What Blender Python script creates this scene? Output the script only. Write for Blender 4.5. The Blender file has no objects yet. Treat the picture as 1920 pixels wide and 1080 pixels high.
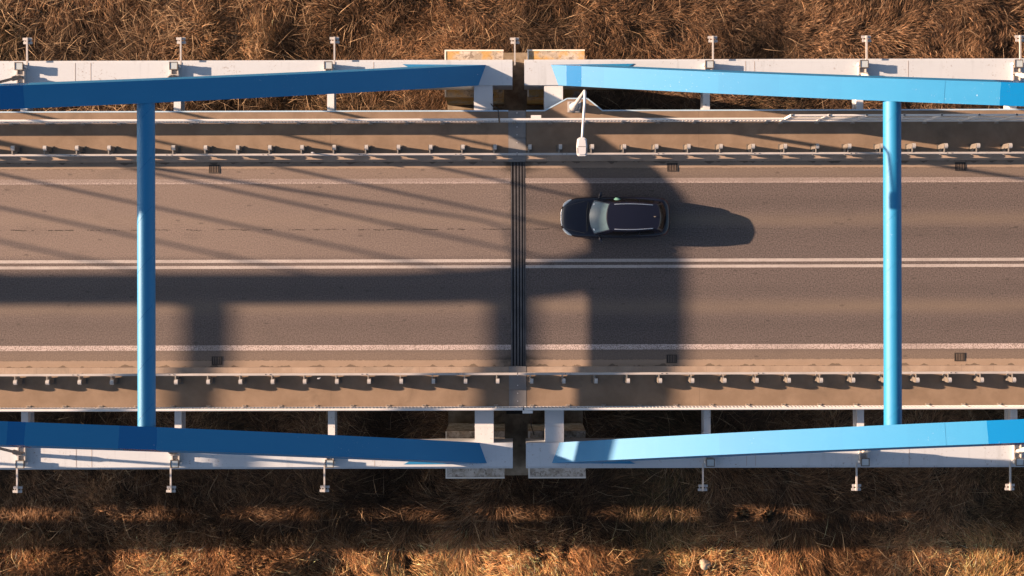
import bpy, bmesh, math, random
import numpy as np
from mathutils import Vector, Matrix

random.seed(7)
rng = np.random.default_rng(11)
R = math.radians
scene = bpy.context.scene
COL = scene.collection

# ------------------------------------------------------------------ camera, sky, sun, exposure
CAM_H = 61.0
PX = 42.0                       # photo pixels per metre on the road
cam_d = bpy.data.cameras.new('camera')
cam = bpy.data.objects.new('camera', cam_d)
COL.objects.link(cam)
cam.location = (0, 0, CAM_H)
cam.rotation_euler = (0, 0, -0.0026)
cam_d.sensor_width = 36.0
cam_d.lens = 36.0 * PX * CAM_H / 1920.0
cam_d.shift_x = -5 / 1920.0
cam_d.shift_y = -45 / 1920.0
cam_d.clip_end = 2000
scene.camera = cam

SUN_L, SUN_M = 3.17, 0.460      # shadow offset per metre of height, along +X and -Y
SUN_EL = math.atan(1 / math.hypot(SUN_L, SUN_M))
w = bpy.data.worlds.new('World'); scene.world = w; w.use_nodes = True
nt = w.node_tree; nt.nodes.clear()
sky = nt.nodes.new('ShaderNodeTexSky'); sky.sky_type = 'NISHITA'; sky.sun_disc = False
sky.sun_elevation = SUN_EL; sky.sun_rotation = math.atan2(-SUN_L, SUN_M)
sky.air_density = 0.7; sky.dust_density = 1.0; sky.ozone_density = 1.0
hs = nt.nodes.new('ShaderNodeHueSaturation'); hs.inputs['Saturation'].default_value = 0.80
bg = nt.nodes.new('ShaderNodeBackground'); bg.inputs['Strength'].default_value = 0.050
wo = nt.nodes.new('ShaderNodeOutputWorld')
nt.links.new(sky.outputs[0], hs.inputs['Color']); nt.links.new(hs.outputs[0], bg.inputs[0]); nt.links.new(bg.outputs[0], wo.inputs[0])
sd = bpy.data.lights.new('sun', 'SUN'); sd.energy = 5.0; sd.angle = R(0.53); sd.color = (1.0, 0.685, 0.47)
sun = bpy.data.objects.new('sun', sd); COL.objects.link(sun)
sun.rotation_euler = Vector((SUN_L, -SUN_M, -1)).to_track_quat('-Z', 'Y').to_euler()
sun.location = (-60, 10, 40)
scene.view_settings.view_transform = 'Standard'
scene.view_settings.look = 'None'
scene.view_settings.exposure = 2.0
scene.view_settings.gamma = 1.0
scene.render.engine = 'CYCLES'

# ------------------------------------------------------------------ material helpers
class NT:
    def __init__(self, name):
        self.m = bpy.data.materials.new(name); self.m.use_nodes = True
        self.t = self.m.node_tree; self.t.nodes.clear()
        self.out = self.t.nodes.new('ShaderNodeOutputMaterial')
        self.b = self.t.nodes.new('ShaderNodeBsdfPrincipled')
        self.t.links.new(self.b.outputs[0], self.out.inputs[0])
        self._co = None
    def set(self, sock, v):
        if isinstance(v, bpy.types.NodeSocket): self.t.links.new(v, sock)
        elif isinstance(v, (tuple, list)) and len(v) == 3 and sock.type == 'RGBA': sock.default_value = (*v, 1)
        else: sock.default_value = v
    @property
    def co(self):
        if self._co is None:
            self._co = self.t.nodes.new('ShaderNodeTexCoord').outputs['Object']
        return self._co
    def xyz(self):
        s = self.t.nodes.new('ShaderNodeSeparateXYZ'); self.t.links.new(self.co, s.inputs[0])
        return s.outputs[0], s.outputs[1], s.outputs[2]
    def mapping(self, scale, loc=(0, 0, 0)):
        n = self.t.nodes.new('ShaderNodeMapping'); self.t.links.new(self.co, n.inputs[0])
        n.inputs['Scale'].default_value = scale; n.inputs['Location'].default_value = loc
        return n.outputs[0]
    def noise(self, scale, detail=4, rough=0.55, vec=None, dist=0.0):
        n = self.t.nodes.new('ShaderNodeTexNoise'); self.t.links.new(vec or self.co, n.inputs['Vector'])
        n.inputs['Scale'].default_value = scale; n.inputs['Detail'].default_value = detail
        n.inputs['Roughness'].default_value = rough; n.inputs['Distortion'].default_value = dist
        return n.outputs['Fac']
    def voro(self, scale, vec=None, feature='F1', out='Distance', rnd=1.0):
        n = self.t.nodes.new('ShaderNodeTexVoronoi'); self.t.links.new(vec or self.co, n.inputs['Vector'])
        n.inputs['Scale'].default_value = scale; n.feature = feature; n.inputs['Randomness'].default_value = rnd
        return n.outputs[out]
    def math(self, op, a, b=0.0, c=None, clamp=False):
        n = self.t.nodes.new('ShaderNodeMath'); n.operation = op; n.use_clamp = clamp
        self.set(n.inputs[0], a); self.set(n.inputs[1], b)
        if c is not None: self.set(n.inputs[2], c)
        return n.outputs[0]
    def ss(self, v, a, b, to0=0.0, to1=1.0):
        n = self.t.nodes.new('ShaderNodeMapRange'); n.interpolation_type = 'SMOOTHSTEP'
        self.set(n.inputs[0], v); n.inputs[1].default_value = a; n.inputs[2].default_value = b
        n.inputs[3].default_value = to0; n.inputs[4].default_value = to1
        return n.outputs[0]
    def band(self, v, c, hw, soft):
        d = self.math('ABSOLUTE', self.math('SUBTRACT', v, c))
        return self.ss(d, hw - soft, hw + soft, 1.0, 0.0)
    def mix(self, f, a, b):
        n = self.t.nodes.new('ShaderNodeMix'); n.data_type = 'RGBA'
        self.set(n.inputs[0], f); self.set(n.inputs[6], a); self.set(n.inputs[7], b)
        return n.outputs[2]
    def bump(self, h, strength=0.3, dist=0.01):
        n = self.t.nodes.new('ShaderNodeBump'); n.inputs['Strength'].default_value = strength
        n.inputs['Distance'].default_value = dist
        self.t.links.new(h, n.inputs['Height']); self.t.links.new(n.outputs[0], self.b.inputs['Normal'])
    def fin(self, col, rough=0.6, metal=0.0, spec=0.5, **kw):
        self.set(self.b.inputs['Base Color'], col); self.set(self.b.inputs['Roughness'], rough)
        self.b.inputs['Metallic'].default_value = metal
        self.b.inputs['Specular IOR Level'].default_value = spec
        for k, v in kw.items(): self.set(self.b.inputs[k.replace('_', ' ')], v)
        return self.m

def plain(name, c, rough=0.6, metal=0.0, spec=0.5, var=0.15, scale=3.0, **kw):
    m = NT(name)
    n = m.noise(scale, 5)
    c2 = tuple(max(0, x * (1 - var)) for x in c); c3 = tuple(min(1, x * (1 + var)) for x in c)
    return m.fin(m.mix(n, c2, c3), rough, metal, spec, **kw)

M = {}
# asphalt: coarse grain, dusty strip between the wheel tracks, long crack, oil by the joint
def mk_asphalt():
    m = NT('asphalt'); x, y, z = m.xyz()
    grain = m.ss(m.noise(17, 4, 0.8), 0.28, 0.72)
    speck = m.ss(m.voro(17, out='Distance'), 0.06, 0.17, 1, 0)
    big = m.noise(0.35, 3, vec=m.mapping((0.25, 1.6, 1)))
    base = m.mix(grain, (0.040, 0.034, 0.033), (0.156, 0.127, 0.117))
    dust = m.math('ADD', m.band(y, 1.97, 0.26, 0.30), m.band(y, -1.92, 0.26, 0.30), clamp=True)
    dust = m.math('MULTIPLY', dust, m.ss(big, 0.3, 0.65, 0.45, 0.95))
    base = m.mix(m.math('MULTIPLY', dust, 0.62), base, (0.165, 0.130, 0.098))
    trk = m.math('ADD', m.band(y, 2.75, 0.22, 0.25), m.band(y, 1.28, 0.22, 0.25))
    trk = m.math('ADD', trk, m.math('ADD', m.band(y, -1.15, 0.22, 0.25), m.band(y, -2.75, 0.22, 0.25)), clamp=True)
    base = m.mix(m.math('MULTIPLY', m.math('MULTIPLY', trk, m.ss(big, 0.25, 0.7, 0.9, 0.4)), 0.30), base, (0.055, 0.047, 0.045))
    shoulder = m.ss(m.math('ABSOLUTE', m.math('SUBTRACT', y, 0.0)), 3.5, 4.1)
    base = m.mix(m.math('MULTIPLY', shoulder, 0.45), base, (0.20, 0.155, 0.12))
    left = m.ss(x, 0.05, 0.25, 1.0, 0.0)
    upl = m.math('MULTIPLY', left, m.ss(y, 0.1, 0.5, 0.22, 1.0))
    base = m.mix(m.math('MULTIPLY', upl, m.ss(x, -16.0, -1.0, 0.70, 0.42)), base, m.mix(grain, (0.15, 0.118, 0.10), (0.245, 0.195, 0.168)))  # left lanes lightened: gloss from the low sun painted into the asphalt
    base = m.mix(m.math('MULTIPLY', speck, 0.22), base, (0.27, 0.24, 0.21))
    # oil drips between the wheel tracks
    oil = m.ss(m.voro(1.7, vec=m.mapping((0.5, 1.3, 0), (5, 2, 0))), 0.05, 0.13, 1.0, 0.0)
    base = m.mix(m.math('MULTIPLY', oil, 0.40), base, (0.03, 0.027, 0.026))
    # crack
    wob = m.noise(0.9, 3, vec=m.mapping((1, 0, 0)))
    yc = m.math('ADD', 1.47, m.math('ADD', m.math('MULTIPLY', wob, 0.17), m.math('MULTIPLY', m.noise(5.0, 4, 0.7, vec=m.mapping((1, 0, 0), (9, 0, 0))), 0.07)))
    crack = m.math('MULTIPLY', m.band(m.math('SUBTRACT', y, yc), -0.035, 0.018, 0.016), m.ss(m.noise(1.6, 4, 0.7, vec=m.mapping((1, 0.3, 1), (3, 0, 0))), 0.46, 0.56))
    crack = m.math('MULTIPLY', crack, m.ss(x, 0.0, 9.0, 1.0, 0.35))
    base = m.mix(m.math('MULTIPLY', crack, 0.95), base, (0.02, 0.018, 0.016))
    # oil and dirt washed to the gutters beside the joint
    ax = m.math('ABSOLUTE', m.math('SUBTRACT', x, 0.15))
    ay = m.math('ABSOLUTE', y)
    d = m.math('ADD', m.math('MULTIPLY', ax, 0.45), m.math('MULTIPLY', m.math('ABSOLUTE', m.math('SUBTRACT', ay, 4.22)), 1.8))
    d = m.math('ADD', d, m.math('MULTIPLY', m.noise(2.3, 4), 0.7))
    base = m.mix(m.math('MULTIPLY', m.ss(d, 0.35, 1.05, 1.0, 0.0), 0.85), base, (0.022, 0.02, 0.018))
    edge = m.math('MULTIPLY', m.ss(ax, 0.3, 0.8, 1.0, 0.0), m.ss(m.noise(3, 4), 0.35, 0.7))
    base = m.mix(m.math('MULTIPLY', edge, 0.4), base, (0.05, 0.045, 0.04))
    # blotchy dirt
    bl = m.ss(m.noise(0.8, 5, 0.6, vec=m.mapping((0.6, 1.3, 1))), 0.52, 0.72)
    base = m.mix(m.math('MULTIPLY', bl, 0.18), base, (0.06, 0.052, 0.048))
    m.bump(grain, 0.5, 0.006)
    return m.fin(base, 0.93, spec=0.25)
M['asphalt'] = mk_asphalt()

def mk_concrete(name, c1, c2, dirt=(0.09, 0.07, 0.055), dirt_amt=0.3, sc=1.0, joints=0.0):
    m = NT(name)
    n = m.noise(1.1 * sc, 6, 0.62); g = m.noise(30 * sc, 3, 0.7)
    col = m.mix(m.ss(n, 0.3, 0.7), c1, c2)
    col = m.mix(m.math('MULTIPLY', m.ss(g, 0.45, 0.75), 0.18), col, dirt)
    st = m.ss(m.noise(0.55 * sc, 7, 0.7, dist=0.6), 0.52, 0.7)
    col = m.mix(m.math('MULTIPLY', st, dirt_amt), col, dirt)
    if joints:
        x, y, z = m.xyz()
        fr = m.math('FRACT', m.math('DIVIDE', x, joints))
        col = m.mix(m.math('MULTIPLY', m.ss(fr, 0.002, 0.010 if joints < 3 else 0.003, 1, 0), 0.4), col, (0.05, 0.04, 0.035))
    m.bump(g, 0.25, 0.004)
    return m.fin(col, 0.9, spec=0.25)
M['walk'] = mk_concrete('coated_walkway', (0.168, 0.122, 0.086), (0.212, 0.156, 0.112), dirt=(0.10, 0.075, 0.055), dirt_amt=0.38, joints=8.2)
M['kerb'] = mk_concrete('kerb_concrete', (0.26, 0.20, 0.155), (0.33, 0.26, 0.205), dirt=(0.13, 0.12, 0.10), dirt_amt=0.35, joints=1.42)
M['pier'] = mk_concrete('pier_concrete', (0.16, 0.125, 0.085), (0.28, 0.23, 0.17), dirt=(0.05, 0.04, 0.03), dirt_amt=0.75, sc=1.6)
def mk_gutter():
    m = NT('gutter_concrete'); x, y, z = m.xyz()
    g = m.noise(24, 3, 0.7); n = m.noise(1.3, 5)
    col = m.mix(n, (0.22, 0.168, 0.128), (0.29, 0.225, 0.175))
    col = m.mix(m.math('MULTIPLY', m.ss(g, 0.4, 0.8), 0.25), col, (0.14, 0.11, 0.09))
    ay = m.math('ABSOLUTE', y)
    w_ = m.noise(1.3, 4, vec=m.mapping((1, 0, 0)))
    lim = m.math('SUBTRACT', 4.60, m.math('MULTIPLY', m.ss(w_, 0.42, 0.68), 0.16))
    dirt = m.ss(m.math('SUBTRACT', ay, lim), -0.012, 0.012)
    col = m.mix(m.math('MULTIPLY', dirt, 0.75), col, (0.085, 0.066, 0.052))
    e = m.math('MULTIPLY', m.ss(ay, 4.275, 4.30, 1, 0), m.ss(m.noise(9, 3), 0.35, 0.6))
    col = m.mix(m.math('MULTIPLY', e, 0.7), col, (0.05, 0.04, 0.035))
    ax = m.math('ABSOLUTE', m.math('SUBTRACT', x, 0.15))
    d = m.math('ADD', m.math('MULTIPLY', ax, 0.55), m.math('MULTIPLY', m.noise(2.6, 4), 0.8))
    col = m.mix(m.math('MULTIPLY', m.ss(d, 0.45, 1.0, 1, 0), 0.85), col, (0.03, 0.026, 0.022))
    m.bump(g, 0.3, 0.004)
    return m.fin(col, 0.92, spec=0.2)
M['gutter'] = mk_gutter()

def mk_cap(name, lichen):
    m = NT(name)
    n = m.noise(2.2, 7, 0.7); n2 = m.noise(5.0, 5, 0.65, dist=0.8)
    col = m.mix(m.ss(n, 0.35, 0.65), (0.30, 0.255, 0.20), (0.56, 0.51, 0.45))
    col = m.mix(m.math('MULTIPLY', m.ss(n2, 0.5, 0.62), 0.7), col, (0.13, 0.10, 0.08))
    if lichen:
        l = m.ss(m.noise(1.1, 4, 0.6), 0.42, 0.56)
        col = m.mix(m.math('MULTIPLY', l, 0.8), col, (0.42, 0.24, 0.05))
    return m.fin(col, 0.92, spec=0.2)
M['cap_lichen'] = mk_cap('lichen_concrete', True)
M['cap_stain'] = mk_cap('stained_concrete', False)
M['cap_edge'] = plain('pale_coping', (0.66, 0.62, 0.55), 0.8, var=0.15)

def mk_white(name, base=(0.42, 0.46, 0.50), rust=0.75):
    m = NT(name); x, y, z = m.xyz()
    n = m.noise(0.5, 6, 0.65, vec=m.mapping((0.5, 1.4, 1)))
    col = m.mix(n, tuple(c * 0.88 for c in base), tuple(min(1, c * 1.08) for c in base))
    streak = m.ss(m.noise(1.0, 4, 0.6, vec=m.mapping((3.2, 0.35, 1))), 0.55, 0.75)
    col = m.mix(m.math('MULTIPLY', streak, 0.34), col, tuple(c * 0.60 for c in base))
    sp = m.math('MULTIPLY', m.ss(m.noise(10, 5, 0.65), 0.59, 0.67), m.ss(m.noise(0.9, 3), 0.46, 0.62))
    col = m.mix(m.math('MULTIPLY', sp, rust), col, (0.16, 0.11, 0.08))
    return m.fin(col, 0.55, spec=0.3)
M['white_steel'] = mk_white('white_beam_paint')
M['girder'] = mk_white('grey_white_girder_paint', (0.52, 0.535, 0.55), 0.85)

def mk_blue(name, bands=(), spots=()):
    """blue paint; bands are repainted strips along X (x0, x1), a paint patch of the thing itself"""
    m = NT(name); x, y, z = m.xyz()
    n = m.noise(0.7, 5, 0.6)
    fl = m.math('FLOOR', m.math('MULTIPLY', m.math('ADD', x, 0.7), 0.43))
    wn = m.t.nodes.new('ShaderNodeTexWhiteNoise'); wn.noise_dimensions = '1D'; m.t.links.new(fl, wn.inputs['W'])
    n = m.math('ADD', m.math('MULTIPLY', n, 0.5), m.math('MULTIPLY', wn.outputs['Value'], 0.5))
    col = m.mix(n, (0.002, 0.136, 0.305), (0.006, 0.164, 0.340))
    st = m.ss(m.noise(1.3, 5, 0.6, vec=m.mapping((0.5, 2, 1))), 0.5, 0.75)
    col = m.mix(m.math('MULTIPLY', st, 0.12), col, (0.03, 0.20, 0.38))
    rough = 0.58
    tot = None
    xw = m.math('ADD', x, m.math('MULTIPLY', m.noise(2.0, 3), 0.06))
    for a, b in bands:
        f = m.band(xw, (a + b) / 2, (b - a) / 2, 0.012)
        tot = f if tot is None else m.math('MAXIMUM', tot, f)
    if tot is not None:
        col = m.mix(tot, col, (0.001, 0.110, 0.29))
        rough = m.ss(tot, 0, 1, 0.58, 0.24)
    ch = m.math('MULTIPLY', m.ss(m.noise(12, 4, 0.7), 0.66, 0.70), m.ss(m.noise(0.45, 2), 0.52, 0.64))
    col = m.mix(m.math('MULTIPLY', ch, 0.7), col, (0.55, 0.58, 0.6))
    return m.fin(col, rough, spec=0.5)
M['blue'] = mk_blue('blue_arch_paint', ((-19.5, -18.9), (-15.65, -14.3), (18.4, 22.0)))
M['blue_patch'] = mk_blue('blue_arch_paint_patched', ((-19.75, -18.9), (2.36, 3.02), (18.85, 19.9)))
M['blue_strut'] = mk_blue('blue_tube_paint')
M['trim'] = plain('pale_blue_edge_paint', (0.34, 0.48, 0.60), 0.5)
M['galv'] = plain('galvanised_steel', (0.40, 0.385, 0.37), 0.50, 0.2, var=0.2, scale=9)
M['galv_dark'] = plain('dull_galvanised_steel', (0.13, 0.115, 0.10), 0.55, 0.4, var=0.25, scale=9)
M['rail_steel'] = plain('pale_galvanised_rail', (0.38, 0.36, 0.345), 0.5, 0.1, var=0.3, scale=1.3)
M['bracket_steel'] = plain('bracket_steel', (0.24, 0.225, 0.205), 0.55, 0.2, var=0.25, scale=6)
M['post_steel'] = plain('weathered_post_steel', (0.13, 0.115, 0.10), 0.6, 0.2, var=0.3, scale=9)
M['seam'] = plain('rusty_seam', (0.30, 0.25, 0.21), 0.7, var=0.3)
M['white_rail'] = plain('white_rail_paint', (0.54, 0.53, 0.52), 0.45, var=0.08)
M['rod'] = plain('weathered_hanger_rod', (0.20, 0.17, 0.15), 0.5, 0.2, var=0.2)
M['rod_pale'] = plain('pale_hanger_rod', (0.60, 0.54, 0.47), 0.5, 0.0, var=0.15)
M['lamp_white'] = plain('lamp_white_paint', (0.46, 0.47, 0.49), 0.4, var=0.06)
M['lamp_pole'] = plain('lamp_pole_paint', (0.34, 0.34, 0.345), 0.42, 0.1, var=0.12)
M['glass'] = plain('floodlight_glass', (0.36, 0.42, 0.45), 0.12, 0.0, var=0.05)
M['housing'] = plain('floodlight_housing', (0.20, 0.175, 0.15), 0.5, 0.2, var=0.15)
M['foot'] = plain('dusty_foot_plate', (0.24, 0.20, 0.165), 0.6, 0.1, var=0.25, scale=9)
M['black'] = plain('black_rubber', (0.012, 0.012, 0.013), 0.7, var=0.3)
M['joint_steel'] = plain('worn_joint_steel', (0.105, 0.10, 0.10), 0.42, 0.5, var=0.85, scale=1.2)
M['iron'] = plain('cast_iron', (0.05, 0.042, 0.036), 0.6, 0.4, var=0.4, scale=8)
M['iron_worn'] = plain('worn_iron_bar', (0.15, 0.115, 0.09), 0.55, 0.3, var=0.3, scale=8)
M['plate'] = mk_concrete('steel_cover_plate', (0.17, 0.165, 0.165), (0.21, 0.205, 0.20), dirt=(0.10, 0.09, 0.085), dirt_amt=0.3)
M['bolt'] = plain('bolt_head', (0.62, 0.6, 0.58), 0.4, 0.3)

def mk_line(name, tooth, fade):
    m = NT(name); x, y, z = m.xyz()
    kk = 1.0 if fade else 1.22
    white = m.mix(m.noise(3, 4), (0.33 * kk, 0.28 * kk, 0.265 * kk), (0.44 * kk, 0.375 * kk, 0.355 * kk))
    asp = (0.16, 0.13, 0.115)
    v = m.voro(19, vec=m.mapping((1.0, 1.0, 0)), rnd=0.45)
    dots = m.ss(v, 0.42, 0.62, 1.0, 0.0)
    if fade:
        dots = m.math('MULTIPLY', dots, m.ss(y, 3.60, 3.72, 1.0, 0.42))
    wear = m.ss(m.noise(0.7, 5, 0.65, vec=m.mapping((0.5, 1, 1))), 0.3, 0.6, 0.62, 1.0)
    f = m.math('MULTIPLY', dots, wear) if tooth else m.math('MULTIPLY', m.ss(v, 0.5, 0.8, 1.0, 0.35), wear)
    if not tooth:
        white = m.mix(m.noise(3, 4), (0.32, 0.29, 0.275), (0.43, 0.395, 0.37))
    m.bump(dots, 0.5, 0.006)
    return m.fin(m.mix(f, asp, white), 0.8, spec=0.3)
M['edge_line'] = mk_line('profiled_edge_marking', True, False)
M['edge_line_worn'] = mk_line('worn_profiled_edge_marking', True, True)
M['centre_line'] = mk_line('centre_marking', False, False)

def mk_soil():
    m = NT('dry_ground'); n = m.noise(0.6, 6, 0.65); g = m.noise(7, 5, 0.7)
    col = m.mix(n, (0.040, 0.028, 0.017), (0.085, 0.058, 0.034))
    col = m.mix(m.ss(g, 0.4, 0.7), col, (0.030, 0.022, 0.014))
    m.bump(g, 0.8, 0.1)
    return m.fin(col, 0.95, spec=0.1)
M['soil'] = mk_soil()
def mk_grass():
    m = NT('dry_grass_blades')
    a = m.t.nodes.new('ShaderNodeAttribute'); a.attribute_name = 'tint'; a.attribute_type = 'GEOMETRY'
    return m.fin(a.outputs['Color'], 0.75, spec=0.25)
M['grass'] = mk_grass()

# ------------------------------------------------------------------ mesh helpers
class MB:
    def __init__(self): self.v = []; self.f = []; self.sm = []; self.mi = []
    def add(self, vs, fs, smooth=False, mi=0):
        o = len(self.v); self.v += [tuple(p) for p in vs]
        for f in fs:
            self.f.append(tuple(i + o for i in f)); self.sm.append(smooth); self.mi.append(mi)
        return self
    def box(self, x0, x1, y0, y1, z0, z1, mi=0):
        if x0 > x1: x0, x1 = x1, x0
        if y0 > y1: y0, y1 = y1, y0
        vs = [(x0, y0, z0), (x1, y0, z0), (x1, y1, z0), (x0, y1, z0), (x0, y0, z1), (x1, y0, z1), (x1, y1, z1), (x0, y1, z1)]
        return self.add(vs, [(0, 3, 2, 1), (4, 5, 6, 7), (0, 1, 5, 4), (1, 2, 6, 5), (2, 3, 7, 6), (3, 0, 4, 7)], mi=mi)
    def prism(self, poly, a0, a1, axis='z', smooth=False):
        """poly is 2-D, extruded along axis; z: (x,y), x: (y,z), y: (x,z)"""
        def P(p, a):
            return {'z': (p[0], p[1], a), 'x': (a, p[0], p[1]), 'y': (p[0], a, p[1])}[axis]
        n = len(poly); vs = [P(p, a0) for p in poly] + [P(p, a1) for p in poly]
        fs = [tuple(range(n))[::-1], tuple(range(n, 2 * n))] + [(i, (i + 1) % n, n + (i + 1) % n, n + i) for i in range(n)]
        return self.add(vs, fs, smooth)
    def tube(self, pts, rad, n=10, caps=True, smooth=True):
        pts = [Vector(p) for p in pts]
        rad = [rad] * len(pts) if not isinstance(rad, (list, tuple)) else rad
        rings = []; up = None
        for i, p in enumerate(pts):
            t = (pts[min(i + 1, len(pts) - 1)] - pts[max(i - 1, 0)]).normalized()
            if up is None:
                up = Vector((0, 0, 1)) if abs(t.z) < 0.9 else Vector((1, 0, 0))
            a = t.cross(up).normalized(); b = a.cross(t).normalized(); up = b
            rings.append([p + (a * math.cos(2 * math.pi * k / n) + b * math.sin(2 * math.pi * k / n)) * rad[i] for k in range(n)])
        vs = [q for r in rings for q in r]; fs = []
        for i in range(len(pts) - 1):
            for k in range(n):
                fs.append((i * n + k, i * n + (k + 1) % n, (i + 1) * n + (k + 1) % n, (i + 1) * n + k))
        self.add(vs, fs, smooth)
        if caps:
            self.add(rings[0], [tuple(range(n))[::-1]]); self.add(rings[-1], [tuple(range(n))])
        return self
    def grid(self, fn, nu, nv, smooth=True):
        vs = [fn(i / nu, j / nv) for i in range(nu + 1) for j in range(nv + 1)]
        fs = [(i * (nv + 1) + j, i * (nv + 1) + j + 1, (i + 1) * (nv + 1) + j + 1, (i + 1) * (nv + 1) + j) for i in range(nu) for j in range(nv)]
        return self.add(vs, fs, smooth)
    def mesh(self, name, mats, recalc=True):
        me = bpy.data.meshes.new(name); me.from_pydata(self.v, [], self.f)
        for mt in (mats if isinstance(mats, (list, tuple)) else [mats]): me.materials.append(mt)
        me.polygons.foreach_set('use_smooth', self.sm)
        me.polygons.foreach_set('material_index', self.mi)
        if recalc:
            bm = bmesh.new(); bm.from_mesh(me); bmesh.ops.recalc_face_normals(bm, faces=bm.faces); bm.to_mesh(me); bm.free()
        me.update(); return me
    def build(self, name, mats, parent=None, loc=None, bevel=0.0):
        o = bpy.data.objects.new(name, self.mesh(name, mats)); COL.objects.link(o)
        if parent: o.parent = parent
        if loc: o.location = loc
        if bevel:
            b = o.modifiers.new('bevel', 'BEVEL'); b.width = bevel; b.segments = 2; b.limit_method = 'ANGLE'
        return o

def pieces(mbs, name, mat, parent):
    for m_ in mbs: m_.build(name, mat, parent)
def tag(o, label, cat, group=None, kind=None):
    if label: o['label'] = label
    if cat: o['category'] = cat
    if group: o['group'] = group
    if kind: o['kind'] = kind
    return o
def thing(name, label, cat, loc=(0, 0, 0), rz=0, group=None):
    o = bpy.data.objects.new(name, None); COL.objects.link(o); o.empty_display_size = 0.3
    o.location = loc; o.rotation_euler = (0, 0, rz)
    return tag(o, label, cat, group)
def struct(name, mb, mat, label=None, cat=None):
    o = mb.build(name, mat); o['kind'] = 'structure'
    if label: o['label'] = label
    if cat: o['category'] = cat
    return o
def dup(root, loc, rz=0, label=None, scale=None):
    def cp(o, par):
        c = o.copy(); COL.objects.link(c); c.parent = par
        for ch in o.children: cp(ch, c)
        return c
    r = cp(root, None); r.location = loc; r.rotation_euler = (0, 0, rz)
    if scale: r.scale = scale
    if label: r['label'] = label
    return r

# ------------------------------------------------------------------ bridge geometry constants
XJ = 0.19
AB, AC = 0.437, 0.00621
TAN_A = 0.23; AL = math.atan(TAN_A)
D_TOP = 15 + AB / (2 * AC)      # where the crown begins
D_FLAT = 32.0                   # length of the flat crown
D_LAST = 2 * D_TOP + D_FLAT - 1.0
def _near(d): return min(d, D_TOP) if d < D_TOP + D_FLAT else 2 * D_TOP + D_FLAT - d
def h_ax(d): return 6.06 + AB * (_near(d) - 15) - AC * (_near(d) - 15) ** 2
def slope(d): return (h_ax(d + 0.01) - h_ax(d - 0.01)) / 0.02
def y_ax(d): return 8.40 - TAN_A * h_ax(d)
TIE_Z = -0.35
WZ = 0.18                      # walkway top
NAMES = {-1: 'left', 1: 'right'}

# ------------------------------------------------------------------ ground
def gz(x, y):
    return (-15.9 + 0.22 * np.sin(0.35 * x + 1.3 * np.sin(0.21 * y)) * np.cos(0.41 * y + 0.5)
            + 0.06 * np.sin(1.3 * x + 0.8 * y) * np.sin(1.7 * y - 0.5 * x + 1.0) + 0.03 * np.sin(2.9 * x + 1.1) * np.cos(2.3 * y + 0.6 * x))
def build_ground():
    fx = np.concatenate([[-900, -300, -120, -60], np.arange(-40, 40.1, 0.5), [60, 120, 300, 900]])
    fy = np.concatenate([[-900, -300, -100, -45], np.arange(-26, 26.1, 0.5), [45, 100, 300, 900]])
    X, Y = np.meshgrid(fx, fy, indexing='ij'); Z = gz(X, Y)
    vs = np.stack([X, Y, Z], -1).reshape(-1, 3); ny = len(fy)
    mb = MB(); mb.v = [tuple(map(float, p)) for p in vs]
    for i in range(len(fx) - 1):
        for j in range(ny - 1):
            mb.f.append((i * ny + j, (i + 1) * ny + j, (i + 1) * ny + j + 1, i * ny + j + 1)); mb.sm.append(True); mb.mi.append(0)
    return struct('ground', mb, M['soil'])
build_ground()

# ------------------------------------------------------------------ road deck setting (two decks meeting at the joint)
JX0, JX1 = -0.17, 0.49
for sg, xa, xb in ((-1, -135.0, JX0), (1, JX1, 135.0)):
    struct('road', MB().box(xa, xb, -4.265, 4.265, -0.06, 0.0), M['asphalt'])
    for s in (1, -1):
        struct('gutter', MB().box(xa, xb, s * 4.266, s * 4.572, -0.06, 0.004), M['gutter'])
        struct('edge_line', MB().box(xa, xb, s * 3.60, s * 3.83, 0.001, 0.006), M['edge_line_worn' if s > 0 else 'edge_line'])
        outer = 6.79 if s > 0 else 6.46
        p0, p1 = (xa, -0.27) if sg < 0 else (0.53, xb)
        struct('kerb', MB().box(p0, p1, s * 4.574, s * 4.83, -0.2, WZ - 0.004), M['kerb'])
        struct('pavement', MB().box(p0, p1, s * 4.831, s * outer, -0.2, WZ), M['walk'])
    struct('centre_line', MB().box(xa, xb, 0.083, 0.222, 0.001, 0.006), M['centre_line'])
    struct('centre_line', MB().box(xa, xb, -0.185, -0.052, 0.001, 0.006), M['centre_line'])
# lamp platform bulging from the walkway
plat = [(1.36, 6.79), (2.36, 7.33), (3.24, 7.33), (3.92, 6.79)]
struct('pavement', MB().prism(plat[::-1], -0.2, WZ), M['walk'])

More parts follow.
